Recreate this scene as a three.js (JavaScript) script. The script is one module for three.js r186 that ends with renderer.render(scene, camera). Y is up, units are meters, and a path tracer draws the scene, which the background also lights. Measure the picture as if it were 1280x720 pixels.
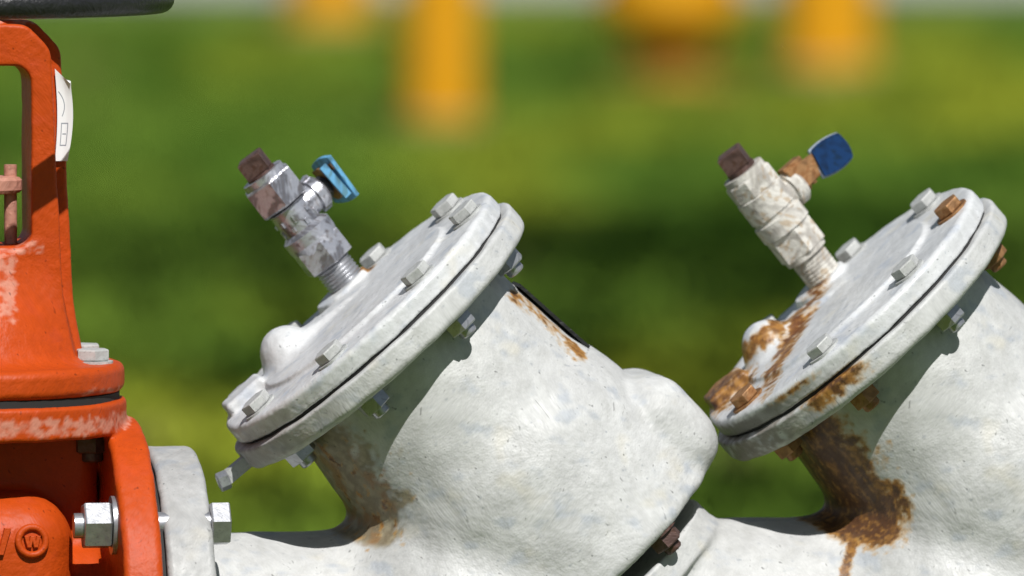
import * as THREE from 'three';
import { ImprovedNoise } from 'three/addons/math/ImprovedNoise.js';
import { mergeGeometries } from 'three/addons/utils/BufferGeometryUtils.js';
import { FontLoader } from 'three/addons/loaders/FontLoader.js';
import { TextGeometry } from 'three/addons/geometries/TextGeometry.js';

// ---------------------------------------------------------------- camera, sky, sun, exposure
const scene = new THREE.Scene();
const U = 0.00045;                    // one modelling unit in metres
const DIST = 5, PITCH = 3.7 * Math.PI / 180, YAW = 9.5 * Math.PI / 180;
const aim = new THREE.Vector3(0, 0.56, 0);
const camera = new THREE.PerspectiveCamera(2 * Math.atan(360 * U / DIST) * 180 / Math.PI, 16 / 9, 0.1, 1200);
camera.position.set(-Math.sin(YAW) * Math.cos(PITCH), Math.sin(PITCH), Math.cos(YAW) * Math.cos(PITCH)).multiplyScalar(DIST).add(aim);
camera.lookAt(aim);
camera.focus = 4.92;
camera.userData.fStop = 6.4;
camera.updateMatrixWorld(true); camera.updateProjectionMatrix();

const sunDir = new THREE.Vector3(0.05, 0.79, 0.61).normalize();
// clear summer sky: pale towards the horizon, brighter round the sun
{
  const W = 256, H = 128, d = new Float32Array(W * H * 4), v = new THREE.Vector3();
  for (let j = 0; j < H; j++) for (let i = 0; i < W; i++) {
    const el = ((j + 0.5) / H - 0.5) * Math.PI, az = ((i + 0.5) / W - 0.5) * 2 * Math.PI, o = (j * W + i) * 4;
    v.set(Math.cos(az) * Math.cos(el), Math.sin(el), Math.sin(az) * Math.cos(el));
    const up = Math.max(v.y, 0), k = Math.pow(1 - up, 3), glow = Math.pow(Math.max(v.dot(sunDir), 0), 12);
    d[o] = 0.085 + 0.21 * k + 0.22 * glow; d[o + 1] = 0.125 + 0.19 * k + 0.21 * glow; d[o + 2] = 0.185 + 0.16 * k + 0.19 * glow; d[o + 3] = 1;
  }
  const sky = new THREE.DataTexture(d, W, H, THREE.RGBAFormat, THREE.FloatType);
  sky.mapping = THREE.EquirectangularReflectionMapping; sky.magFilter = sky.minFilter = THREE.LinearFilter; sky.needsUpdate = true;
  scene.background = sky; scene.environment = sky;
}
const sun = new THREE.DirectionalLight(new THREE.Color(1, 0.975, 0.94), 5);
sun.position.copy(sunDir).multiplyScalar(20).add(aim); sun.target.position.copy(aim);
sun.castShadow = true; sun.shadow.mapSize.set(4096, 4096); sun.shadow.radius = 1;
Object.assign(sun.shadow.camera, { left: -3, right: 3, top: 3, bottom: -3, near: 1, far: 60 });
scene.add(sun, sun.target);
const renderer = new THREE.WebGLRenderer({ antialias: true });
renderer.toneMapping = THREE.LinearToneMapping;
renderer.toneMappingExposure = 1.03;
renderer.shadowMap.enabled = true;

// ---------------------------------------------------------------- helpers
let seed = 7;
const rnd = () => { seed = (seed * 1664525 + 1013904223) >>> 0; return seed / 4294967296; };
const perlin = new ImprovedNoise();
const N = (x, y, z = 0) => perlin.noise(x + 117.3, y + 61.7, z + 33.1);
const fbm = (x, y, z = 0) => N(x, y, z) * 0.55 + N(x * 2.1, y * 2.1, z * 2.1) * 0.3 + N(x * 4.3, y * 4.3, z * 4.3) * 0.15;
const clamp = (x, a = 0, b = 1) => Math.min(b, Math.max(a, x));
const sstep = (a, b, x) => { const t = clamp((x - a) / (b - a)); return t * t * (3 - 2 * t); };
const mix3 = (a, b, t) => { a[0] += (b[0] - a[0]) * t; a[1] += (b[1] - a[1]) * t; a[2] += (b[2] - a[2]) * t; };
// where the line of sight through a picture point meets the upright plane z = depth
function at(px, py, z = 0) {
  const v = new THREE.Vector3(px / 640 - 1, 1 - py / 360, 0.5).unproject(camera).sub(camera.position);
  return v.multiplyScalar((z - camera.position.z) / v.z).add(camera.position);
}
const names = {};
function numbered(n) { names[n] = (names[n] ?? -1) + 1; return names[n] ? n + '_' + String(names[n]).padStart(3, '0') : n; }
function thing(name, label, category, pos, group) {
  const o = new THREE.Group(); o.name = numbered(name); o.position.copy(pos); o.userData = { label, category };
  if (group) o.userData.group = group;
  scene.add(o); return o;
}
function part(name, geo, mat, parent, label) {
  const m = new THREE.Mesh(geo, mat); m.name = name; m.castShadow = m.receiveShadow = true;
  if (label) m.userData.label = label;
  parent.add(m); return m;
}
const S = (g) => g.scale(U, U, U);
function boxUV(g) {                   // uv in metres, from the face direction
  if (g.index) g = g.toNonIndexed();
  const p = g.attributes.position, uv = new Float32Array(p.count * 2), a = new THREE.Vector3(), b = new THREE.Vector3(), c = new THREE.Vector3();
  for (let i = 0; i < p.count; i += 3) {
    a.fromBufferAttribute(p, i); b.fromBufferAttribute(p, i + 1); c.fromBufferAttribute(p, i + 2);
    const n = b.clone().sub(a).cross(c.clone().sub(a)), X = Math.abs(n.x), Y = Math.abs(n.y), Z = Math.abs(n.z);
    [a, b, c].forEach((q, k) => {
      const s = X > Y && X > Z ? [q.z, q.y] : Y > Z ? [q.x, q.z] : [q.x, q.y];
      uv[(i + k) * 2] = s[0]; uv[(i + k) * 2 + 1] = s[1];
    });
  }
  g.setAttribute('uv', new THREE.BufferAttribute(uv, 2));
  return g;
}
const M4 = (x = 0, y = 0, z = 0, rx = 0, ry = 0, rz = 0) => new THREE.Matrix4().compose(new THREE.Vector3(x, y, z), new THREE.Quaternion().setFromEuler(new THREE.Euler(rx, ry, rz)), new THREE.Vector3(1, 1, 1));
function join(...gs) { return mergeGeometries(gs.map((g) => { g = g.index ? g.toNonIndexed() : g; for (const k of Object.keys(g.attributes)) if (!['position', 'normal', 'uv'].includes(k)) g.deleteAttribute(k); return g; })); }
function lathe(pts, seg = 40) { return new THREE.LatheGeometry(pts.map(([r, y]) => new THREE.Vector2(Math.max(r, 0.0001), y)), seg); }
// revolved shape with hard edges: each profile segment gets its own normals
function turned(pts, seg = 40) {
  const gs = [];
  for (let i = 0; i + 1 < pts.length; i++) gs.push(lathe([pts[i], pts[i + 1]], seg));
  return join(...gs);
}
// prism with n sides along +y, ends chamfered as on nuts and bolt heads
function hexPrism(r, h, bev = 1.2, n = 6, turn = 0) {
  const sh = new THREE.Shape();
  for (let i = 0; i < n; i++) { const a = turn + i / n * 2 * Math.PI; sh[i ? 'lineTo' : 'moveTo']((r - bev) * Math.cos(a), (r - bev) * Math.sin(a)); }
  sh.closePath();
  const g = new THREE.ExtrudeGeometry(sh, { depth: h - 2 * bev, bevelEnabled: true, bevelSize: bev, bevelThickness: bev, bevelSegments: 2 });
  g.rotateX(-Math.PI / 2); g.translate(0, bev, 0);
  return g;
}
// ---- signed distances
const len2 = Math.hypot;
const smin = (a, b, k) => { const h = Math.max(k - Math.abs(a - b), 0) / k; return Math.min(a, b) - h * h * k * 0.25; };
const smax = (a, b, k) => -smin(-a, -b, k);
const discD = (rad, h, R, half, rr) => { const dx = rad - R + rr, dy = Math.abs(h) - half + rr; return Math.min(Math.max(dx, dy), 0) + len2(Math.max(dx, 0), Math.max(dy, 0)) - rr; };
const boxD = (x, y, z, a, b, c, r) => { const X = Math.abs(x) - a + r, Y = Math.abs(y) - b + r, Z = Math.abs(z) - c + r; return Math.min(Math.max(X, Y, Z), 0) + Math.sqrt(Math.max(X, 0) ** 2 + Math.max(Y, 0) ** 2 + Math.max(Z, 0) ** 2) - r; };
const segD2 = (x, y, ax, ay, bx, by) => { const ux = bx - ax, uy = by - ay, t = clamp(((x - ax) * ux + (y - ay) * uy) / (ux * ux + uy * uy)); return len2(x - ax - ux * t, y - ay - uy * t); };
// surface nets over a distance field, sparse in blocks of 8; colour(x,y,z,nx,ny,nz) -> linear rgb
function nets(f, lo, hi, cell, colour) {
  const n = [0, 1, 2].map((i) => Math.ceil((hi[i] - lo[i]) / cell / 8) * 8 + 1), [nx, ny, nz] = n, F = new Float32Array(nx * ny * nz);
  const id = (i, j, k) => (k * ny + j) * nx + i, B = 8, reach = cell * B * 0.5 * 1.732 * 1.25 + cell * 1.5, live = [];
  for (let bk = 0; bk < nz - 1; bk += B) for (let bj = 0; bj < ny - 1; bj += B) for (let bi = 0; bi < nx - 1; bi += B) {
    const d = f(lo[0] + (bi + 4) * cell, lo[1] + (bj + 4) * cell, lo[2] + (bk + 4) * cell), far = Math.abs(d) > reach;
    for (let k = bk; k <= bk + B; k++) for (let j = bj; j <= bj + B; j++) for (let i = bi; i <= bi + B; i++) {
      const q = id(i, j, k);
      if (far) { if (F[q] === 0) F[q] = d; } else if (F[q] === 0 || (i === bi || j === bj || k === bk || i === bi + B || j === bj + B || k === bk + B)) F[q] = f(lo[0] + i * cell, lo[1] + j * cell, lo[2] + k * cell) || 1e-6;
    }
    if (!far) live.push([bi, bj, bk]);
  }
  const V = new Map(), pos = [], nor = [], e = cell * 0.35;
  const grad = (x, y, z) => { const g = [f(x + e, y, z) - f(x - e, y, z), f(x, y + e, z) - f(x, y - e, z), f(x, y, z + e) - f(x, y, z - e)], l = Math.hypot(...g) || 1; return [g[0] / l, g[1] / l, g[2] / l, l / (2 * e)]; };
  const edges = [[0, 1], [2, 3], [4, 5], [6, 7], [0, 2], [1, 3], [4, 6], [5, 7], [0, 4], [1, 5], [2, 6], [3, 7]];
  const c = new Float32Array(8);
  for (const [bi, bj, bk] of live) for (let k = bk; k < bk + B; k++) for (let j = bj; j < bj + B; j++) for (let i = bi; i < bi + B; i++) {
    let m = 0;
    for (let q = 0; q < 8; q++) { c[q] = F[id(i + (q & 1), j + (q >> 1 & 1), k + (q >> 2))]; if (c[q] < 0) m |= 1 << q; }
    if (m === 0 || m === 255) continue;
    let sx = 0, sy = 0, sz = 0, w = 0;
    for (const [a, b] of edges) if ((c[a] < 0) !== (c[b] < 0)) {
      const t = c[a] / (c[a] - c[b]);
      sx += (a & 1) + t * ((b & 1) - (a & 1)); sy += (a >> 1 & 1) + t * ((b >> 1 & 1) - (a >> 1 & 1)); sz += (a >> 2) + t * ((b >> 2) - (a >> 2)); w++;
    }
    let x = lo[0] + (i + sx / w) * cell, y = lo[1] + (j + sy / w) * cell, z = lo[2] + (k + sz / w) * cell, g = grad(x, y, z);
    const d = clamp(f(x, y, z) / Math.max(g[3], 0.5), -cell * 0.6, cell * 0.6);
    x -= g[0] * d; y -= g[1] * d; z -= g[2] * d; g = grad(x, y, z);
    V.set(id(i, j, k), pos.length / 3); pos.push(x, y, z); nor.push(g[0], g[1], g[2]);
  }
  const quads = [];
  for (const [bi, bj, bk] of live) for (let k = bk; k < bk + B; k++) for (let j = bj; j < bj + B; j++) for (let i = bi; i < bi + B; i++) {
    const s = F[id(i, j, k)] < 0;
    if (j && k && (F[id(i + 1, j, k)] < 0) !== s) quads.push(s, V.get(id(i, j - 1, k - 1)), V.get(id(i, j, k - 1)), V.get(id(i, j, k)), V.get(id(i, j - 1, k)));
    if (i && k && (F[id(i, j + 1, k)] < 0) !== s) quads.push(!s, V.get(id(i - 1, j, k - 1)), V.get(id(i, j, k - 1)), V.get(id(i, j, k)), V.get(id(i - 1, j, k)));
    if (i && j && (F[id(i, j, k + 1)] < 0) !== s) quads.push(s, V.get(id(i - 1, j - 1, k)), V.get(id(i, j - 1, k)), V.get(id(i, j, k)), V.get(id(i - 1, j, k)));
  }
  const keyed = new Map(), P = [], Nn = [], UV = [], C = [], idx = [];
  const vert = (v, ax) => {
    const key = v * 3 + ax; let r = keyed.get(key);
    if (r === undefined) {
      r = P.length / 3; keyed.set(key, r);
      const x = pos[v * 3], y = pos[v * 3 + 1], z = pos[v * 3 + 2], a = nor[v * 3], b = nor[v * 3 + 1], d = nor[v * 3 + 2];
      P.push(x * U, y * U, z * U); Nn.push(a, b, d);
      if (ax === 0) UV.push(z * U, y * U); else if (ax === 1) UV.push(x * U, z * U + 0.5); else UV.push(x * U + 0.3, y * U);
      C.push(...colour(x, y, z, a, b, d));
    }
    return r;
  };
  for (let q = 0; q < quads.length; q += 5) {
    const v = quads.slice(q + 1, q + 5);
    if (v.some((t) => t === undefined)) continue;
    const g = [0, 1, 2].map((t) => Math.abs(nor[v[0] * 3 + t] + nor[v[2] * 3 + t])), ax = g[0] > g[1] && g[0] > g[2] ? 0 : g[1] > g[2] ? 1 : 2;
    const w = v.map((t) => vert(t, ax));
    if (quads[q]) idx.push(w[0], w[1], w[2], w[0], w[2], w[3]); else idx.push(w[0], w[2], w[1], w[0], w[3], w[2]);
  }
  const g = new THREE.BufferGeometry();
  g.setAttribute('position', new THREE.Float32BufferAttribute(P, 3)); g.setAttribute('normal', new THREE.Float32BufferAttribute(Nn, 3));
  g.setAttribute('uv', new THREE.Float32BufferAttribute(UV, 2)); g.setAttribute('color', new THREE.Float32BufferAttribute(C, 3));
  g.setIndex(idx);
  return g;
}
// ---- textures: tileable grain
function grainTex(size, fn, srgb) {
  const d = new Uint8Array(size * size * 4);
  for (let y = 0; y < size; y++) for (let x = 0; x < size; x++) { const v = fn(x / size, y / size), o = (y * size + x) * 4; for (let c = 0; c < 3; c++) d[o + c] = clamp(Array.isArray(v) ? v[c] : v) * 255; d[o + 3] = 255; }
  const t = new THREE.DataTexture(d, size, size); t.wrapS = t.wrapT = THREE.RepeatWrapping; t.magFilter = THREE.LinearFilter; t.minFilter = THREE.LinearMipmapLinearFilter; t.generateMipmaps = true;
  if (srgb) t.colorSpace = THREE.SRGBColorSpace; t.needsUpdate = true; return t;
}
const torus = (u, v, f, s = 0) => { const a = u * 2 * Math.PI, b = v * 2 * Math.PI, k = f / (2 * Math.PI); return N(Math.cos(a) * k + s + N(Math.sin(b) * k, s) * 0.0, Math.sin(a) * k + Math.cos(b) * k * 0.73, Math.sin(b) * k + Math.cos(a) * 0.31 * k); };
const castColour = grainTex(512, (u, v) => { const s = torus(u, v, 60), m = torus(u, v, 22, 5), f = torus(u, v, 120, 9); return 0.955 + 0.035 * m + 0.03 * f - 0.28 * sstep(0.42, 0.75, s) * sstep(-0.1, 0.3, m); }, true);
const castBump = grainTex(512, (u, v) => 0.5 + 0.3 * torus(u, v, 46, 2) + 0.22 * torus(u, v, 100, 3));
const castRough = grainTex(512, (u, v) => 0.86 + 0.16 * torus(u, v, 30, 4));
for (const t of [castColour, castBump, castRough]) t.repeat.set(9, 9);
const metalBump = grainTex(256, (u, v) => 0.5 + 0.3 * torus(u, v, 14, 1) + 0.2 * torus(u, v, 40, 6)); metalBump.repeat.set(30, 30);
const metalColour = grainTex(256, (u, v) => { const m = torus(u, v, 9, 8), f = torus(u, v, 34, 2); return 0.92 + 0.10 * m - 0.10 * sstep(0.2, 0.6, f); }, true); metalColour.repeat.set(26, 26);

const stainColour = grainTex(512, (u, v) => { const a = torus(u, v, 7, 4), b = torus(u, v, 19, 6), c = torus(u, v, 55, 2), d = sstep(0.0, 0.5, a + 0.35 * b), e = sstep(0.12, 0.5, b - 0.5 * a + 0.3 * c), col = [0.95 + 0.06 * c, 0.95 + 0.06 * c, 0.95 + 0.05 * c]; mix3(col, [0.55, 0.53, 0.52], 0.45 * d); mix3(col, [0.70, 0.56, 0.40], 0.4 * e); return col; }, true); stainColour.repeat.set(17, 17);

const grimeColour = grainTex(512, (u, v) => { const a = torus(u, v, 8, 14), b = torus(u, v, 24, 11), c = torus(u, v, 60, 7), col = [0.96 + 0.05 * c, 0.96 + 0.05 * c, 0.97 + 0.05 * c]; mix3(col, [0.45, 0.44, 0.45], 0.55 * sstep(-0.1, 0.55, a + 0.5 * b + 0.3 * c)); mix3(col, [0.62, 0.54, 0.48], 0.25 * sstep(0.1, 0.55, b)); return col; }, true); grimeColour.repeat.set(19, 19);
// ---------------------------------------------------------------- materials
const lin = (r, g, b) => new THREE.Color().setRGB(r, g, b);
const castPaint = new THREE.MeshStandardMaterial({ vertexColors: true, map: castColour, bumpMap: castBump, bumpScale: 0.0003, roughnessMap: castRough, roughness: 0.62 });
const coverPaint = new THREE.MeshStandardMaterial({ vertexColors: true, map: castColour, bumpMap: castBump, bumpScale: 0.00018, roughnessMap: castRough, roughness: 0.5 });
const orangePaint = new THREE.MeshPhysicalMaterial({ vertexColors: true, map: castColour, bumpMap: castBump, bumpScale: 0.0003, roughness: 0.5, specularIntensity: 0.45 });
const greyPaint = new THREE.MeshStandardMaterial({ color: lin(0.50, 0.51, 0.50), map: metalColour, bumpMap: metalBump, bumpScale: 0.0003, roughness: 0.5 });
const zinc = new THREE.MeshStandardMaterial({ color: lin(0.50, 0.51, 0.54), map: metalColour, bumpMap: metalBump, bumpScale: 0.0001, roughness: 0.34, metalness: 0.7 });
const plated = new THREE.MeshStandardMaterial({ color: lin(0.56, 0.57, 0.61), map: grimeColour, bumpMap: metalBump, bumpScale: 0.0003, roughness: 0.32, metalness: 0.65 });
const chalky = new THREE.MeshStandardMaterial({ color: lin(0.64, 0.62, 0.57), map: stainColour, bumpMap: metalBump, bumpScale: 0.0006, roughness: 0.7 });
const brownSteel = new THREE.MeshStandardMaterial({ color: lin(0.13, 0.075, 0.065), map: stainColour, bumpMap: metalBump, bumpScale: 0.0004, roughness: 0.5, metalness: 0.3 });
const rustSteel = new THREE.MeshStandardMaterial({ color: lin(0.38, 0.20, 0.085), map: stainColour, bumpMap: metalBump, bumpScale: 0.0005, roughness: 0.6, metalness: 0.45 });
const blackSteel = new THREE.MeshStandardMaterial({ color: lin(0.02, 0.02, 0.022), map: metalColour, bumpMap: metalBump, bumpScale: 0.0006, roughness: 0.38 });
const gasketBlack = new THREE.MeshStandardMaterial({ color: lin(0.018, 0.018, 0.018), roughness: 0.8 });
const blueLight = new THREE.MeshStandardMaterial({ color: lin(0.13, 0.37, 0.60), map: stainColour, roughness: 0.45 });
const blueDark = new THREE.MeshPhysicalMaterial({ color: lin(0.004, 0.032, 0.11), map: stainColour, roughness: 0.4, specularIntensity: 0.45 });
const wornBlue = new THREE.MeshStandardMaterial({ color: lin(0.30, 0.36, 0.44), map: metalColour, roughness: 0.6 });
const labelWhite = new THREE.MeshStandardMaterial({ color: lin(0.8, 0.8, 0.82), roughness: 0.5, side: THREE.DoubleSide });

// ---------------------------------------------------------------- the check valves
const TILT = 42 * Math.PI / 180, TX = Math.cos(TILT), TY = Math.sin(TILT);     // t = along the cover, up the slope
const NX = -Math.sin(TILT), NY = Math.cos(TILT);                               // n = out of the cover
const CX = -15, CY = 425;                                                      // middle of the cover's top face
const GREY = [0.55, 0.555, 0.55];
function paintBase(x, y, z) {
  const c = [...GREY], m = fbm(x / 70, y / 70, z / 70), b = fbm(x / 26 + 9, y / 26, z / 26), s = N(x / 7, y / 7, z / 7);
  const k = 1 + 0.20 * m + 0.11 * b + 0.05 * s + 0.16 * fbm(x / 160 + 3, y / 160, z / 160); c[0] *= k; c[1] *= k; c[2] *= k;
  mix3(c, [0.36, 0.40, 0.46], 0.55 * sstep(0.10, 0.42, fbm(x / 38 + 40, y / 30, z / 38)));           // blue-grey smudges
  mix3(c, [0.20, 0.23, 0.27], 0.55 * sstep(0.36, 0.54, fbm(x / 9 + 4, y / 6, z / 9)));               // scuffs and pits
  mix3(c, [0.40, 0.40, 0.38], 0.28 * sstep(0.0, 0.45, fbm(x / 16 + 70, y / 90, z / 16)));                  // run marks
  mix3(c, [0.62, 0.58, 0.47], 0.4 * sstep(0.2, 0.5, fbm(x / 55 - 20, y / 55, z / 55)));             // yellowed patches
  return c;
}
function rusty(c, x, y, z, amount, dark) {       // rust with a grain of its own
  const g = fbm(x / 11, y / 11, z / 11), g2 = fbm(x / 30 + 3, y / 30, z / 30), a = clamp(amount + 0.9 * g * (amount > 0.02 ? 1 : 0));
  const r = [0.30, 0.135, 0.03]; mix3(r, dark ?? [0.10, 0.042, 0.016], sstep(-0.25, 0.4, g2 + 0.5 * g + (amount - 0.6) * 0.5)); mix3(r, [0.46, 0.24, 0.05], 0.85 * sstep(0.85, 0.3, a));
  const f = N(x / 4.5, y / 4.5, z / 4.5), st = fbm((x * TX + y * TY) / 7, (x * NX + y * NY) / 34, z / 7);
  mix3(r, [0.40, 0.20, 0.045], 0.55 * sstep(0.05, 0.4, st + 0.4 * f)); mix3(r, [0.035, 0.020, 0.014], 0.55 * sstep(0.08, 0.42, -st + 0.5 * f));
  const k = 1 + 0.35 * f; r[0] *= k; r[1] *= k; r[2] *= k;
  mix3(c, [0.47, 0.30, 0.12], 0.55 * sstep(0.04, 0.4, a + 0.25 * g2 * (amount > 0.02 ? 1 : 0)));      // ochre bleeding round the rust
  mix3(c, r, sstep(0.26, 0.66, a + 0.12 * f));
}
function bodyField(second) {
  const pipeR = second ? 155 : 147, cutH = -440;
  return (x, y, z) => {
    const rx = x - CX, ry = y - CY, t = rx * TX + ry * TY, h = rx * NX + ry * NY, rad = len2(t, z);
    // neck cone and lower chamber along the tilted axis
    const rCone = 162 + (-67 - h) * 0.11;
    let d = Math.max((rad - rCone) * 0.985, h + 50);
    d = smin(d, discD(rad, h + 430, 184, 205, 60), 50);
    // run of the pipe
    let pipe;
    if (second) {
      const e = Math.min(segD2(x, y, -345, 80, -290, 18), segD2(x, y, -290, 18, -200, 0), segD2(x, y, -200, 0, 120, 0));
      pipe = len2(e, z) - pipeR;
      pipe = Math.max(pipe, ((x + 335) * NX + (y - 67) * NY) + 34);
      const fx = x + 335, fy = y - 67, fh = fx * NX + fy * NY, ft = fx * TX + fy * TY;
      pipe = smin(pipe, discD(len2(ft, z), fh + 22, 176, 18, 5), 18);
    } else {
      pipe = Math.max(len2(y, z) - pipeR, -260 - x, x - 130);
      pipe = smin(pipe, discD(len2(y, z), x + 250, 256, 30, 8), 26);
    }
    d = smin(d, pipe, 46);
    // globe of the run below the neck
    d = smin(d, len2(segD2(x, y, 138, 2, 170, -20), z) - 213, 24);
    // bolt lugs at the lower joint
    d = smin(d, boxD(t - 150, h + 368, z, 82, 78, 116, 56), 12);
    d = smax(d, cutH - h, 16);
    // web on the upper side for the plate
    const fl = discD(rad, h + 46, 229, 16.5, h > -46 ? 4 : 10);
    d = smin(d, fl, 10);
    if (Math.abs(d) < 8) {
      const rough = sstep(-150, -260, h);
      d -= (0.1 + 0.24 * rough) * N(x / 9, y / 6.5, z / 9) + 1.7 * N(x / 40, y / 40, z / 40);
    }
    return d;
  };
}
function bodyColour(second) {
  return (x, y, z, a, b, cz) => {
    const c = paintBase(x, y, z), rx = x - CX, ry = y - CY, t = rx * TX + ry * TY, h = rx * NX + ry * NY, ang = Math.atan2(z, t), n1 = fbm(x / 34, y / 34, z / 34), n2 = fbm(x / 14 + 7, y / 14, z / 14);
    const onNeck = h < -64;
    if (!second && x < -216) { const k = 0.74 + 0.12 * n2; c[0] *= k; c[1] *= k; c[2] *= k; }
    if (!second) {
      // dirty, rust-spotted underside of the neck
      const m = onNeck ? sstep(222, 192, len2(t, z)) * sstep(-88, -152, t + 40 * n1 - 14 * n2 + Math.max(0, -200 - h) * 1.4) * sstep(-262, -225, h + 26 * n1) : 0;
      const mud = [0.20, 0.155, 0.085]; mix3(mud, [0.33, 0.28, 0.18], sstep(-0.2, 0.3, n2)); mix3(mud, [0.25, 0.13, 0.035], sstep(0.02, 0.3, n1 + 0.3 * n2));
      mix3(c, mud, 0.92 * sstep(0.2, 0.7, m + 0.25 * n2 * (m > 0.02)));
      rusty(c, x, y, z, m * 0.75 * sstep(0.12, 0.34, fbm(x / 20 + 50, y / 20, z / 20)));
      // bleeding round the name plate on the upper side
      const q = len2((t - 168) / 1.4, Math.min(0, h + 108) + Math.max(0, h + 102)), along = sstep(-100, -112, h) * sstep(-232, -222, h), edge = Math.abs(ang - 0.44 - 0.06 * n1 - 0.10 * Math.sin((h + 100) / 38));
      if (t > 100 && z > 0) rusty(c, x, y, z, along * sstep(0.17, 0.02, edge) * (0.45 + 0.5 * sstep(-190, -222, h) + 0.4 * sstep(-128, -112, h)));
    } else {
      const m = onNeck ? sstep(232, 198, len2(t, z)) * sstep(-92, -146, t + 26 * n1 - 10 * n2 + Math.max(0, -215 - h) * 1.0) * sstep(-262, -225, h + 22 * n1) : 0;
      rusty(c, x, y, z, 1.15 * m + 0.22 * sstep(0.1, 0.6, m));
      // run of rust down the inlet
      const s = Math.abs(x + 30 - (y - 100) * 0.42 + 5 * n1); if (z > 90 && y > 55 && y < 140) rusty(c, x, y, z, 0.95 * sstep(9, 3, s) * sstep(55, 75, y) * sstep(140, 128, y));
    }
    // flange of the cover joint
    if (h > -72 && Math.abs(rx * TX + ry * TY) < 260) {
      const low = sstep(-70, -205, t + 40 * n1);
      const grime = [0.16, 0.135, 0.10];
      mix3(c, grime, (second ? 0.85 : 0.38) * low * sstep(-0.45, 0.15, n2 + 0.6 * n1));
      if (second && z > 60) rusty(c, x, y, z, 0.95 * sstep(58, 18, Math.abs(t + 92 + 16 * n1)) * sstep(-54, -36, h + 8 * n2));
    }
    return c;
  };
}
function coverField(second) {
  // own frame: x up the slope, y out of the cover, z to the front; top face at y = 0
  return (x, y, z) => {
    const rad = len2(x, z);
    let d = discD(rad, y + 13, 219, 13, y < -13 ? 3 : 8);
    d = smin(d, discD(rad, y - 1, 146, 5, 3), 8);                                       // raised middle
    const ex = x + 96, ez = z + 62;                                                     // round boss with a ramp towards the middle
    const boss = smax(len2(len2(ex, ez * 0.9), (y + 4) * 0.80) - 38, 0 - y - 6, 5);
    d = smin(d, boss, 16);
    d = smin(d, boxD(x + 30 - 0 * y, y - 4 + (x + 90) * 0.10, z + 66, 66, 14, 26, 8), 10);
    d = smin(d, boxD(x + 172, y - 7, z + 52, 30, 9, 26, 6), 6);                         // low pad at the lower end
    d = smin(d, discD(len2(x - 12, z + 128), y - 6, 40, 9, 4), 6);                      // seat of the test cock
    if (Math.abs(d) < 8) d -= 0.45 * N(x / 9, y / 9, z / 9) + 0.9 * N(x / 40, y / 40, z / 40);
    return d;
  };
}
function coverColour(second) {
  return (x, y, z, a, b, cz) => {
    const c = paintBase(x + 400, y, z + (second ? 300 : 0)).map((q, i) => q * [1.16, 1.17, 1.2][i]), n1 = fbm(x / 30, y / 30, z / 30 + 5), n2 = fbm(x / 12, y / 12, z / 12);
    if (!second) {
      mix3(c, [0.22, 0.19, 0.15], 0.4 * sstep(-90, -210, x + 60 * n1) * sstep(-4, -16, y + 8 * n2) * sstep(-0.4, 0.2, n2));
      rusty(c, x, y, z, 0.9 * sstep(20, 6, Math.abs(x - 48)) * sstep(16, 6, Math.abs(z + 122)));
    } else {
      const band = sstep(30, 5, Math.abs(z + 128 - (22 - x) * 1.3 + 34 * n1) / 1.64) * sstep(-175, -120, x) * sstep(62, 30, x);
      rusty(c, x, y, z, band * (0.5 + 0.75 * sstep(-0.2, 0.2, n2 + n1)), [0.16, 0.06, 0.02]);
      const arc = Math.abs(len2(x + 96, z + 62) - 30); rusty(c, x, y, z, 0.8 * sstep(12, 3, arc + 8 * n2) * sstep(10, 18, y), [0.2, 0.08, 0.02]);
      rusty(c, x, y, z, 0.85 * sstep(-120, -160, x + 30 * n1) * sstep(30, -10, z + 30 * n2) * sstep(-2, 2, y));
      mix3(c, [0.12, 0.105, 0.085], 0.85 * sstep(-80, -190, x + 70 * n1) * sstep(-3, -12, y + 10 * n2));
      rusty(c, x, y, z, 0.7 * sstep(-90, -120, x) * sstep(-170, -140, x) * sstep(-3, -8, y) * sstep(-16, -8, y));
    }
    return c;
  };
}
const coverM = (t, h, z) => [(CX + t * TX + h * NX) * U, (CY + t * TY + h * NY) * U, z * U];
function placeOnCover(m, t, h, z, turn = 0) { m.position.set(...coverM(t, h, z)); m.rotation.set(0, 0, TILT); if (turn) m.rotateY(turn); return m; }

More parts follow.
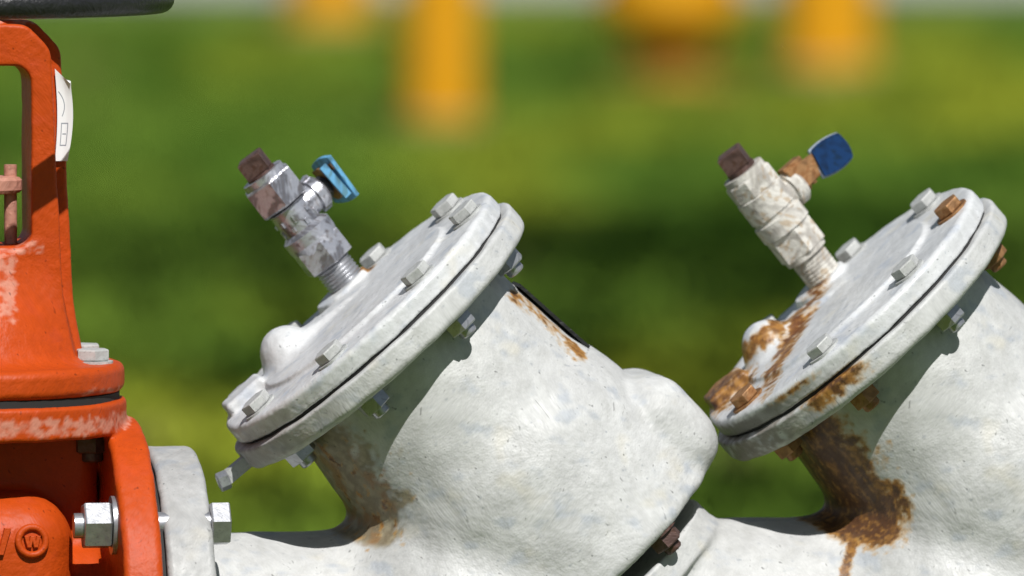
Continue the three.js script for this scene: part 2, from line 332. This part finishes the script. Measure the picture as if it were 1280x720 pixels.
const headGeo = boxUV(S(join(hexPrism(19, 13, 2).translate(0, 2.4, 0), turned([[0, -0.4], [23, -0.4], [23, 2.4], [0, 2.4]], 24))));
const nutGeo = boxUV(S(join(hexPrism(20, 18, 2).translate(0, -20, 0), turned([[0, 0.4], [24, 0.4], [24, -2.4], [0, -2.4]], 24), turned([[11.5, -19], [11.5, -28], [10, -30], [0, -30]], 16))));
function testCock(valve, second) {
  const shell = second ? chalky : plated, seat = 14;
  // ball valve body with its side neck for the stem
  let prof = second
    ? [[24, 34], [29, 36], [29, 74], [31, 75], [31, 106], [33, 107], [33, 138], [30, 140], [30, 160], [22, 162]]
    : [[24, 34], [33, 66], [34, 70], [34, 84], [27, 90], [26, 122], [30, 124], [22, 126]];
  const stemS = second ? 112 : 110;
  const neckL = second ? 52 : 50;
  const neck = turned([[22, 0], [20, 34], [24, 35], [24, neckL - 4], [20, neckL], [0, neckL]], 28).applyMatrix4(M4(0, stemS, 0, 0, 0, -Math.PI / 2));
  const lugs = second ? [] : [new THREE.BoxGeometry(12, 10, 14).applyMatrix4(M4(40, stemS + 21, 0, 0, 0, 0.3)), new THREE.BoxGeometry(12, 10, 14).applyMatrix4(M4(40, stemS - 19, 0))];
  const cock = part('test_cock', boxUV(S(join(turned(prof, 36), neck, ...lugs))), shell, valve, second ? 'chalky white test cock with dark blue handle' : 'nickel plated test cock with light blue handle');
  placeOnCover(cock, 22, seat, -128, 0); cock.rotation.z = 38 * Math.PI / 180; cock.rotateY(0.25);
  const thread = []; for (let i = 0; i < 8; i++) thread.push([second ? 24.5 : 25, -8 + i * 5.2], [second ? 23.8 : 23, -5.4 + i * 5.2]);
  part('nipple', boxUV(S(turned([...thread, [22, 40]], 32))), second ? chalky : zinc, cock);
  if (!second) { const ribs = []; for (let i = 0; i < 16; i++) ribs.push(new THREE.BoxGeometry(4, 5 + (i % 3) * 3, 5).applyMatrix4(M4(26.6 * Math.cos(i * 0.39), 96 + (i % 2) * 12, 26.6 * Math.sin(i * 0.39), 0, -i * 0.39, 0))); part('cast_marks', boxUV(S(join(...ribs))), shell, cock); }
  part('hex_collar', boxUV(S(hexPrism(second ? 34 : 35, second ? 36 : 34, 2, 6, 0.35).translate(0, second ? 42 : 32, 0))), shell, cock);
  if (second) part('ring', boxUV(S(turned([[30, 78], [34.5, 79], [34.5, 100], [31, 102]], 36))), shell, cock);
  part('hex_cap', boxUV(S(join(hexPrism(second ? 33 : 37, second ? 26 : 40, 3, second ? 8 : 6, 0.2).translate(0, second ? 138 : 126, 0), turned([[30, second ? 162 : 164], [29, second ? 172 : 174], [0, second ? 172 : 174]], 30)))), shell, cock);
  part('plug', boxUV(S(join(turned([[20, second ? 172 : 174], [20, second ? 178 : 177], [0, second ? 178 : 177]], 24), hexPrism(22, 26, 2.5, 4, 0.25).translate(0, second ? 177 : 176, 0)))), brownSteel, cock);
  // stem nut and lever
  const sx = neckL;
  const stem = part('stem', boxUV(S(join(turned([[0, -2], [11, -2], [11, 14], [0, 14]], 20).applyMatrix4(M4(sx, stemS, 0, 0, 0, -Math.PI / 2)), hexPrism(16, 8, 1.2).applyMatrix4(M4(sx + 1, stemS, 0, 0, 0, -Math.PI / 2))))), second ? rustSteel : blackSteel, cock);
  if (second) {
    const bracket = new THREE.Shape(); bracket.moveTo(-4, -16); bracket.lineTo(38, -14); bracket.lineTo(38, 12); bracket.lineTo(-4, 16); bracket.closePath();
    part('bracket', boxUV(S(join(new THREE.ExtrudeGeometry(bracket, { depth: 5, bevelEnabled: true, bevelSize: 1, bevelThickness: 1, bevelSegments: 1 }).applyMatrix4(M4(sx - 8, stemS + 8, 12)), new THREE.BoxGeometry(5, 34, 30).applyMatrix4(M4(sx + 12, stemS + 6, 0)), new THREE.BoxGeometry(30, 6, 20).applyMatrix4(M4(sx + 2, stemS + 26, 4))))), rustSteel, cock);
    const tab = new THREE.Shape(); tab.moveTo(-2, -16); tab.quadraticCurveTo(24, -25, 46, -19); tab.quadraticCurveTo(56, -6, 50, 17); tab.quadraticCurveTo(28, 25, 4, 21); tab.closePath();
    const tabAt = M4(sx + 26, stemS + 4, 14, -0.1, 0.1, -0.05);
    part('handle', boxUV(S(new THREE.ExtrudeGeometry(tab, { depth: 3, bevelEnabled: true, bevelSize: -1, bevelThickness: 1, bevelSegments: 2 }).translate(0, 0, 4).applyMatrix4(tabAt))), blueDark, cock);
    part('handle_edge', boxUV(S(new THREE.ExtrudeGeometry(tab, { depth: 3, bevelEnabled: true, bevelSize: 1.5, bevelThickness: 1, bevelSegments: 2 }).applyMatrix4(tabAt))), wornBlue, cock, 'pale worn edge of the blue handle');
  } else {
    const blade = (w) => { const s = new THREE.Shape(); s.moveTo(-w, -30); s.quadraticCurveTo(0, -36, w, -28); s.lineTo(w * 0.8, 26); s.quadraticCurveTo(0, 36, -w, 30); s.closePath(); return new THREE.ExtrudeGeometry(s, { depth: 4, bevelEnabled: true, bevelSize: 1.2, bevelThickness: 1.2, bevelSegments: 2 }); };
    part('handle', boxUV(S(join(blade(24).applyMatrix4(M4(sx + 19, stemS, 0, 0, Math.PI / 2 + 0.22, 0.06)), new THREE.BoxGeometry(10, 50, 4).applyMatrix4(M4(sx + 14, stemS, 22, 0, 0, 0.06))))), blueLight, cock);
    part('rust_band', boxUV(S(new THREE.BoxGeometry(5.5, 9, 47).applyMatrix4(M4(sx + 19.6, stemS + 17, 0, 0, 0.22, 0.06)))), rustSteel, cock);
    part('washer', boxUV(S(turned([[0, 0], [24, 0], [24, 3], [0, 3]], 28).applyMatrix4(M4(sx + 11, stemS, 0, 0, 0, -Math.PI / 2)))), rustSteel, cock);
  }
  return cock;
}
function checkValve(second, px, py, label) {
  const v = thing('check_valve', label, 'valve', at(px, py), 'check valves of the pipe assembly');
  const lo = second ? [-500, -260, -262] : [-295, -264, -264], hi = [530, 600, 262];
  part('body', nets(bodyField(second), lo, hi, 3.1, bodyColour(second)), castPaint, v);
  placeOnCover(part('cover', nets(coverField(second), [-228, -32, -228], [228, 52, 228], 2.9, coverColour(second)), coverPaint, v), 0, 0, 0);
  placeOnCover(part('gasket', boxUV(S(turned([[150, -31], [215, -31], [215, -25], [150, -25]], 64))), gasketBlack, v), 0, 0, 0);
  for (let i = 0; i < 8; i++) {
    const a = Math.PI / 8 + i * Math.PI / 4, t = 189 * Math.cos(a), z = 189 * Math.sin(a);
    const rust = second && (i === 0 || i === 4 || i === 3);
    const b = placeOnCover(part('cover_bolt', headGeo, rust ? rustSteel : greyPaint, v, rust ? 'rusty brown bolt' : undefined), t, 0.2, z, rnd() * 3);
    const n = part('nut', nutGeo, second && i % 3 !== 1 ? rustSteel : zinc, b); n.position.y = -63 * U; n.rotation.y = rnd() * 3;
  }
  for (const deg of [62, -62]) {
    const a = deg * Math.PI / 180;
    const n = placeOnCover(part('joint_nut', nutGeo, brownSteel, v), 178 * Math.cos(a), -439, 178 * Math.sin(a), rnd() * 3);
  }
  testCock(v, second);
  return v;
}
const valveA = checkValve(false, 460, 810, 'clean pale grey check valve bolted to the orange gate valve');
const valveB = checkValve(true, 1062, 799, 'rust-streaked pale grey check valve at the right edge with dark blue test cock handle');
// name plate on the upper side of the first valve
{
  const g = new THREE.BoxGeometry(4, 118, 56, 1, 1, 1);
  const m = part('name_plate', boxUV(S(g)), blackSteel, valveA, 'thin black plate seen edge on');
  placeOnCover(m, 175, -170, 16); m.rotateZ(0.11); 
}
// short lug below the lower end of the first cover
{
  const g = new THREE.BoxGeometry(66, 16, 22).applyMatrix4(M4(-158, 232, 0, 0, 0, Math.PI / 4 - 0.1));
  part('lug', boxUV(S(g)), greyPaint, valveA);
  part('lug_tip', boxUV(S(hexPrism(12, 15, 2).applyMatrix4(M4(-176, 216, 10, 0, 0, Math.PI * 0.75 - 0.4)))), zinc, valveA);
}

// ---------------------------------------------------------------- the orange gate valve
const gate = thing('gate_valve', 'bright orange gate valve with yoke and black handwheel', 'valve', at(-35, 810));
const ORANGE = [0.50, 0.062, 0.0045];
function orangeColour(x, y, z) {
  const c = [...ORANGE], k = 1 + 0.10 * fbm(x / 60, y / 60, z / 60) + 0.05 * N(x / 8, y / 8, z / 8); c[0] *= k; c[1] *= k; c[2] *= k;
  mix3(c, [0.55, 0.07, 0.02], 0.35 * sstep(0.1, 0.4, fbm(x / 45 + 8, y / 45, z / 45)));
  return c;
}
const chip = (c, x, y, z, a) => mix3(c, [0.62, 0.27, 0.19], 0.85 * sstep(0.35, 0.75, a + 0.9 * fbm(x / 13, y / 9, z / 13)));
const gateBody = (x, y, z) => {
  const rp = len2(y, z);
  let d = Math.max(rp - 140, Math.abs(x) - 190);
  d = smin(d, discD(rp, Math.abs(x) - 183, 284, 24, 8), 20);
  d = smin(d, boxD(x, y - 34, z - 0, 112, 166, 172, 60), 8);
  d = smin(d, boxD(x, y - 180, z, 152, 110, 48, 24), 14);
  d = smin(d, discD(len2(x, z), y - 290, 192, 21, 6), 8);
  if (Math.abs(d) < 8) d -= 0.4 * N(x / 9, y / 9, z / 9) + 1.2 * N(x / 45, y / 45, z / 45);
  return d;
};
part('body', nets(gateBody, [-230, -292, -292], [232, 320, 292], 3.7, (x, y, z) => {
  const c = orangeColour(x, y, z), r = len2(x, z);
  if (y > 262 && r > 180 && r < 198 && Math.abs(x) < 198) chip(c, x, y, z, 0.66 * sstep(268, 280, y + 6 * N(x / 20, 0, z / 20)) * sstep(303, 294, y + 6 * N(x / 14, 3, z / 14)));
  return c;
}), orangePaint, gate);
const yokeOuter = (x, y, inset) => {   // outline of the yoke seen from the front
  x = Math.abs(x);
  const slope = x - (127 - (y - 362) * 0.045 - inset), top = y - 780 + inset * 0.3, cut = (x - 92 + inset) * 0.72 + (y - 762) * 0.69;
  return smax(smax(slope, top, 6), cut, 8);
};
const bonnetField = (x, y, z) => {
  let d = discD(len2(x, z), y - 338, 190, 18, 11);
  const hole = boxD(x, y - 612, 0, 70, 112, 1, 20 > 1 ? 0.99 : 1), win = (() => { const X = Math.abs(x) - 70 + 20, Y = Math.abs(y - 612) - 112 + 20; return Math.min(Math.max(X, Y), 0) + len2(Math.max(X, 0), Math.max(Y, 0)) - 20; })();
  const base = Math.max(340 - y, 0);
  const back = smax(smax(yokeOuter(x, y, 0), -win, 5), Math.max(Math.abs(z) - 34, 330 - y), 5);
  const front = smax(smax(yokeOuter(x, y, 15), -win, 5), Math.max(Math.abs(z) - 56, 330 - y), 5);
  d = smin(d, Math.min(back, front), 14);
  const cone = len2(x, z) - (70 + sstep(500, 360, y) * 60); d = smin(d, Math.max(cone * 0.8, y - 486, 330 - y), 30);
  if (Math.abs(d) < 8) d -= 0.35 * N(x / 9, y / 9, z / 9) + 1.0 * N(x / 45, y / 45, z / 45);
  return d;
};
const bonnet = part('bonnet', nets(bonnetField, [-200, 310, -200], [200, 790, 200], 3.2, (x, y, z) => {
  const c = orangeColour(x + 300, y, z), r = len2(x, z);
  if (y < 345 && y < 332) chip(c, x, y, z, 0.5 * sstep(318, 324, y) * sstep(334, 326, y) * sstep(60, 150, x));
  if (y > 765) chip(c, x, y, z, 0.5 * sstep(770, 778, y));
  if (z > 30 && x > 20 && x < 58 && y > 395 && y < 500) chip(c, x, y, z, 0.62 * sstep(395, 430, y) * sstep(58, 44, x));
  if (z > 30 && Math.abs(y - 500) < 7 && x > 50 && x < 84) chip(c, x, y, z, 0.5);
  return c;
}), orangePaint, gate);
part('gasket', boxUV(S(turned([[60, 308], [184, 308], [184, 320], [60, 320]], 64))), gasketBlack, gate);
for (const a of [0.3, -0.3, Math.PI + 0.3, Math.PI - 0.3]) {
  const b = part('bonnet_bolt', headGeo, greyPaint, gate); b.position.set(152 * Math.cos(a) * U, 356 * U, 152 * Math.sin(a) * U); b.rotation.y = a * 2; b.scale.setScalar(1.15);
  const n = part('nut', nutGeo, brownSteel, b); n.position.y = -88 * U / 1.15;
}
part('gland', boxUV(S(join(
  hexPrism(30, 22, 5, 24).scale(2.15, 1, 1.1).translate(0, 564, 0), turned([[34, 486], [34, 566]], 28),
  turned([[8, 495], [8, 600], [0, 600]], 16).translate(50, 0, 0), turned([[8, 495], [8, 600], [0, 600]], 16).translate(-50, 0, 0)))), new THREE.MeshStandardMaterial({ color: lin(0.55, 0.26, 0.19), map: metalColour, bumpMap: metalBump, bumpScale: 0.0005, roughness: 0.6 }), gate, 'weathered pinkish gland follower');
part('stem', boxUV(S(turned([[0, 470], [17, 470], [17, 900], [14, 904], [0, 904]], 24))), zinc, gate).position.x = -27 * U;
{
  const wheel = new THREE.TorusGeometry(264, 16, 18, 96).rotateX(Math.PI / 2).scale(1, 1.1, 1).translate(0, 806, 0), spokes = [];
  for (let i = 0; i < 5; i++) spokes.push(new THREE.CylinderGeometry(11, 14, 231, 12).rotateZ(Math.PI / 2).translate(140, 804, 0).rotateY(i * 2 * Math.PI / 5 + 2.0));
  part('handwheel', boxUV(S(join(wheel, ...spokes, turned([[0, 781], [36, 781], [36, 830], [20, 834], [0, 834]], 30)))), blackSteel, gate, 'glossy black handwheel').position.x = -27 * U;
}
// sticker folded round the edge of the yoke
{
  const pts = [], idx = [], W = 8, H = 16;
  for (let j = 0; j <= H; j++) for (let i = 0; i <= W; i++) {
    const u = i / W, v = j / H, y = 606 + v * 112, wide = 15 + 4 * Math.sin(v * 3) , x = 101 + 3 * Math.sin(v * 3.1) + u * wide + (v > 0.8 ? (v - 0.8) * 12 * u : 0);
    pts.push(x, y - (v > 0.95 ? (1 - u) * -2 : 0) + (v > 0.9 ? -u * 16 * (v - 0.9) * 10 : 0), 40 + 10 * Math.max(0, u - 0.55) + 6 * Math.max(0, v - 0.75) * 4 * u);
  }
  for (let j = 0; j < H; j++) for (let i = 0; i < W; i++) { const a = j * (W + 1) + i; idx.push(a, a + 1, a + W + 2, a, a + W + 2, a + W + 1); }
  const g = new THREE.BufferGeometry(); g.setAttribute('position', new THREE.Float32BufferAttribute(pts, 3)); g.setIndex(idx);
  const back = g.clone().translate(0, 0, -0.8); g.computeVertexNormals(); back.computeVertexNormals();
  const uvs = []; for (let j = 0; j <= H; j++) for (let i = 0; i <= W; i++) uvs.push(i / W, j / H);
  for (const q of [g, back]) q.setAttribute('uv', new THREE.Float32BufferAttribute(uvs, 2));
  const cv = document.createElement('canvas'); cv.width = 64; cv.height = 256; const cx = cv.getContext('2d');
  cx.fillStyle = '#fff'; cx.fillRect(0, 0, 64, 256); cx.strokeStyle = '#8a8f9a'; cx.lineWidth = 3; cx.strokeRect(18, 150, 26, 62); cx.beginPath(); cx.moveTo(8, 60); cx.quadraticCurveTo(46, 92, 20, 130); cx.stroke(); cx.beginPath(); cx.moveTo(24, 180); cx.lineTo(40, 180); cx.stroke();
  labelWhite.map = new THREE.CanvasTexture(cv); labelWhite.map.colorSpace = THREE.SRGBColorSpace;
  part('sticker', S(join(g.toNonIndexed(), back.toNonIndexed())), labelWhite, gate, 'white paper sticker peeling from the yoke edge');
}
// flange bolts: head on the grey flange, nut on the orange one
for (const deg of [45, 135, 225, 315]) {
  const a = deg * Math.PI / 180, y = 234 * Math.cos(a), z = 234 * Math.sin(a);
  const head = hexPrism(28, 24, 2).rotateZ(-Math.PI / 2).translate(275.5, 0, 0), shank = turned([[15.5, 108], [15.5, 290]], 24).rotateZ(-Math.PI / 2);
  const b = part('flange_bolt', boxUV(S(join(head, shank.translate(0, 0, 0), turned([[0, 107.8], [14, 107.8], [15.5, 110]], 24).rotateZ(-Math.PI / 2)))), zinc, gate);
  b.position.set(0, y * U, z * U); b.rotation.x = 0.35;
  const n = part('nut', boxUV(S(join(hexPrism(30, 34, 2.5).rotateZ(-Math.PI / 2).translate(119, 0, 0), turned([[16, 153.5], [36, 153.5], [36, 159], [16, 159]], 36).rotateZ(-Math.PI / 2)))), zinc, b);
}
part('flange_gasket', boxUV(S(turned([[150, 206.5], [242, 206.5], [242, 215.5], [150, 215.5]], 64).rotateZ(-Math.PI / 2))), gasketBlack, gate);
// cast emblem and letter on the body
{
  const font = await new FontLoader().loadAsync('fonts/droid/droid_sans_bold.typeface.json');
  const txt = (s, size) => { const g = new TextGeometry(s, { font, size, depth: 8, curveSegments: 5, bevelEnabled: true, bevelSize: 0.8, bevelThickness: 1.2, bevelSegments: 2 }); g.computeBoundingBox(); const b = g.boundingBox; return g.translate(-(b.min.x + b.max.x) / 2, -(b.min.y + b.max.y) / 2, -4); };
  const tint = new THREE.MeshPhysicalMaterial({ color: lin(...ORANGE), roughness: 0.5, specularIntensity: 0.45, bumpMap: castBump, bumpScale: 0.0003, map: castColour });
  const surf = (x, y) => { let z = 260; while (z > 0 && gateBody(x, y, z) > 0.5) z -= 0.5; return z; };
  const put = (name, g, x, y) => { const m = part(name, boxUV(S(g)), tint, gate); const z = surf(x, y), e = 2, nx = gateBody(x + e, y, z) - gateBody(x - e, y, z), ny = gateBody(x, y + e, z) - gateBody(x, y - e, z), nz = gateBody(x, y, z + e) - gateBody(x, y, z - e); m.position.set(x * U, y * U, z * U); m.quaternion.setFromUnitVectors(new THREE.Vector3(0, 0, 1), new THREE.Vector3(nx, ny, nz).normalize()); return m; };
  put('emblem_ring', new THREE.TorusGeometry(17, 4.5, 10, 32), 56, 148);
  put('emblem_letter', txt('w', 17), 56, 147);
  put('letter', txt('V', 32), 16, 148);
}
// pipe stands that carry the assembly, below the picture
function stand(parent, x, r) {
  const base = parent.position.y / U, g = join(turned([[0, -base + 1], [70, -base + 1], [70, -base + 12], [26, -base + 14], [26, -r - 26], [60, -r - 14], [60, -r + 6]], 32).translate(x, 0, 0));
  part('pipe_stand', boxUV(S(g)), greyPaint, parent);
}
stand(gate, 0, 132); stand(valveA, -60, 147); stand(valveB, -150, 155); stand(valveB, 60, 155);

// ---------------------------------------------------------------- ground and background
const camXZ = camera.position, fwd = new THREE.Vector3(Math.sin(YAW), 0, -Math.cos(YAW)), side = new THREE.Vector3(Math.cos(YAW), 0, Math.sin(YAW));
const groundAt = (px, dist) => { const s = (px - 640) * U / DIST * dist; return new THREE.Vector3(camXZ.x + fwd.x * dist + side.x * s, 0, camXZ.z + fwd.z * dist + side.z * s); };
const groundPix = (px, py) => { const v = new THREE.Vector3(px / 640 - 1, 1 - py / 360, 0.5).unproject(camera).sub(camera.position); return v.multiplyScalar(-camera.position.y / v.y).add(camera.position); };
function turfTone(x, z) {                        // which grass grows where
  const w = x + z * 0.16, a = fbm(w / 0.9, z / 4.5), b = fbm(w / 0.42 + 30, z / 3.0 + 7);
  const c = [0.115, 0.20, 0.022];
  mix3(c, [0.25, 0.29, 0.022], sstep(0.0, 0.32, a));
  mix3(c, [0.060, 0.130, 0.012], sstep(0.02, 0.34, b - 0.4 * a));
  mix3(c, [0.16, 0.13, 0.06], 0.6 * sstep(0.24, 0.42, fbm(w / 0.5 + 80, z / 1.6)));                    // thin, earthy spots
  return c;
}
{
  const g = new THREE.PlaneGeometry(700, 700, 1, 1).rotateX(-Math.PI / 2);
  const fieldTex = grainTex(512, (u, v) => { const m = torus(u, v, 14, 3), f = torus(u, v, 50, 1); return [0.33 + 0.10 * m + 0.05 * f, 0.42 + 0.09 * m + 0.06 * f, 0.11 + 0.03 * m]; }, true); fieldTex.repeat.set(90, 90);
  const m = part('ground', g, new THREE.MeshStandardMaterial({ map: fieldTex, roughness: 1 }), scene); m.userData.kind = 'structure';
  const road = part('road', new THREE.PlaneGeometry(160, 26).rotateX(-Math.PI / 2), new THREE.MeshStandardMaterial({ color: lin(0.46, 0.45, 0.42), map: castColour, roughness: 0.9 }), scene);
  const c = groundPix(640, -12), q = c.clone().sub(camera.position).setY(0).normalize(); road.position.set(c.x + q.x * 13, 0.004, c.z + q.z * 13); road.rotation.y = -YAW; road.userData.kind = 'structure';
}
{
  // tuft: a fan of bent blades
  const P = [], I = [];
  for (let b = 0; b < 7; b++) {
    const a = b / 7 * 6.283 + rnd(), lean = 0.25 + rnd() * 0.5, h = 0.7 + rnd() * 0.5, w = 0.05 + rnd() * 0.03, ca = Math.cos(a), sa = Math.sin(a), o = P.length / 3;
    P.push(-sa * w + ca * 0.08, 0, ca * w + sa * 0.08, sa * w + ca * 0.08, 0, -ca * w + sa * 0.08, -sa * w * 0.7 + ca * lean * 0.45, h * 0.6, ca * w * 0.7 + sa * lean * 0.45, sa * w * 0.7 + ca * lean * 0.45, h * 0.6, -ca * w * 0.7 + sa * lean * 0.45, ca * lean, h, sa * lean);
    I.push(o, o + 1, o + 2, o + 1, o + 3, o + 2, o + 2, o + 3, o + 4);
  }
  const g = new THREE.BufferGeometry(); g.setAttribute('position', new THREE.Float32BufferAttribute(P, 3)); g.setIndex(I); g.computeVertexNormals();
  const count = 90000, grass = new THREE.InstancedMesh(g, new THREE.MeshPhysicalMaterial({ color: 0xffffff, roughness: 1, specularIntensity: 0.3, side: THREE.DoubleSide }), count);
  const m4 = new THREE.Matrix4(), q = new THREE.Quaternion(), up = new THREE.Vector3(0, 1, 0), col = new THREE.Color();
  for (let i = 0; i < count; i++) {
    const dist = 3.5 + Math.pow(rnd(), 1.2) * 22.5, s = (rnd() * 2 - 1) * (0.8 + dist * 0.17), x = camXZ.x + fwd.x * dist + side.x * s, z = camXZ.z + fwd.z * dist + side.z * s;
    const c = turfTone(x, z), k = 0.75 + rnd() * 0.5, h = (0.022 + rnd() * 0.025) * (c[0] < 0.07 ? 1.4 : 1);
    q.setFromAxisAngle(up, rnd() * 6.28); m4.compose(new THREE.Vector3(x, 0, z), q, new THREE.Vector3(h * 2.6, h, h * 2.6)); grass.setMatrixAt(i, m4);
    grass.setColorAt(i, col.setRGB(c[0] * k, c[1] * k, c[2] * k));
  }
  grass.name = 'grass'; grass.castShadow = grass.receiveShadow = true;
  grass.userData = { kind: 'stuff', label: 'green lawn grass out of focus behind the valves', category: 'grass' };
  scene.add(grass);
}
{
  // small tree whose shade falls across the lawn behind the valves; trunk and crown stand outside the picture
  const dist = 9.7, p = groundAt(640, dist), trunkAt = p.clone().addScaledVector(side, 1.5);
  const t = thing('shade_tree', 'small leafy tree beside the view that shades the strip of lawn', 'tree', trunkAt);
  const bark = new THREE.MeshStandardMaterial({ color: lin(0.10, 0.075, 0.05), bumpMap: castBump, bumpScale: 0.004, roughness: 0.95 });
  const top = new THREE.Vector3(-1.1 * side.x, 2.75, -1.1 * side.z), limb = (a, b, r) => new THREE.TubeGeometry(new THREE.CatmullRomCurve3([a, a.clone().lerp(b, 0.5).add(new THREE.Vector3(0, 0.12, 0)), b]), 10, r, 8);
  const trunk = part('trunk', boxUV(join(limb(new THREE.Vector3(0, 0, 0), new THREE.Vector3(-0.25 * side.x, 1.7, -0.25 * side.z), 0.085), limb(new THREE.Vector3(-0.25 * side.x, 1.65, -0.25 * side.z), top, 0.05), limb(new THREE.Vector3(-0.2 * side.x, 1.5, -0.2 * side.z), new THREE.Vector3(0.4, 2.7, 0.3), 0.04))), bark, t);
  const P = [], I = [], v = new THREE.Vector3(), cR = [1.9, 0.95, 3.6], q = new THREE.Quaternion(), ax = new THREE.Vector3();
  const clumps = []; for (let i = 0; i < 190; i++) { do v.set(rnd() * 2 - 1, rnd() * 2 - 1, rnd() * 2 - 1); while (v.length() > 1); if (i % 4 < 1) v.z = -0.55 - 0.42 * Math.abs(v.z); clumps.push(new THREE.Vector3(v.x * cR[0], v.y * cR[1], v.z * cR[2]).add(new THREE.Vector3(-0.9, 3.0, 0))); }
  for (let i = 0; i < 8200; i++) {
    const c = clumps[i % 190]; do v.set(rnd() * 2 - 1, rnd() * 2 - 1, rnd() * 2 - 1); while (v.length() > 1);
    const o = P.length / 3, s = 0.035 + rnd() * 0.03; ax.set(rnd() - 0.5, rnd() - 0.5, rnd() - 0.5).normalize(); q.setFromAxisAngle(ax, rnd() * 6.28);
    for (const [x, y] of [[0, -1], [0.55, 0], [0, 1], [-0.55, 0]]) { const w = new THREE.Vector3(x * s, y * s, 0).applyQuaternion(q); P.push(c.x + v.x * 0.36 + w.x, c.y + v.y * 0.28 + w.y, c.z + v.z * 0.36 + w.z); }
    I.push(o, o + 1, o + 2, o, o + 2, o + 3);
  }
  const g = new THREE.BufferGeometry(); g.setAttribute('position', new THREE.Float32BufferAttribute(P, 3)); g.setIndex(I); g.computeVertexNormals();
  part('crown', g, new THREE.MeshStandardMaterial({ color: lin(0.06, 0.11, 0.02), roughness: 0.8, side: THREE.DoubleSide }), t);
}
const yellow = new THREE.MeshStandardMaterial({ color: lin(0.80, 0.36, 0.004), map: castColour, roughness: 0.45 });
const concrete = new THREE.MeshStandardMaterial({ color: lin(0.33, 0.24, 0.12), map: castColour, bumpMap: castBump, bumpScale: 0.002, roughness: 0.9 });
function bollard(px, py, half, h, label) {
  const p = groundPix(px, py), r = half * U / DIST * p.distanceTo(camera.position), b = thing('bollard', label, 'bollard', p, 'yellow posts on the lawn');
  part('post', boxUV(lathe([[r, 0], [r, h - r * 0.5], [r * 0.92, h - r * 0.22], [r * 0.6, h - r * 0.05], [0, h]], 28)), yellow, b);
  part('footing', boxUV(turned([[r * 1.16, 0], [r * 1.16, 0.035], [r * 1.08, 0.045], [r * 0.9, 0.045]], 28)), concrete, b);
}
bollard(552, 172, 46, 1.05, 'yellow post left of centre, lowest and nearest of the blurred posts');
bollard(412, 44, 52, 1.1, 'leftmost blurred yellow post at the top edge');
bollard(1035, 102, 58, 1.15, 'widest solid yellow post, rightmost in the blurred background');
{
  // yellow hydrant: round barrel, wide body with side outlets, domed top
  const p = groundPix(838, 118), h = thing('hydrant', 'blurred yellow hydrant with wide top on narrow stem', 'hydrant', p);
  part('barrel', boxUV(turned([[0.17, 0], [0.17, 0.04], [0.095, 0.04], [0.095, 0.15]], 28)), new THREE.MeshStandardMaterial({ color: lin(0.52, 0.27, 0.03), map: castColour, roughness: 0.6 }), h);
  part('upper_body', boxUV(lathe([[0.095, 0.13], [0.17, 0.16], [0.17, 0.24], [0.15, 0.26], [0.15, 0.62], [0.19, 0.63], [0.19, 0.67], [0.14, 0.72], [0.06, 0.78], [0.05, 0.84], [0, 0.84]], 32)), yellow, h);
  for (const s of [-1, 1]) { const c = part('outlet_cap', boxUV(turned([[0.06, 0.12], [0.06, 0.22], [0.08, 0.22], [0.08, 0.27], [0.03, 0.27], [0.03, 0.31], [0, 0.31]], 20)), yellow, h); c.position.y = 0.40; c.rotation.z = -s * Math.PI / 2; }
}
renderer.render(scene, camera);
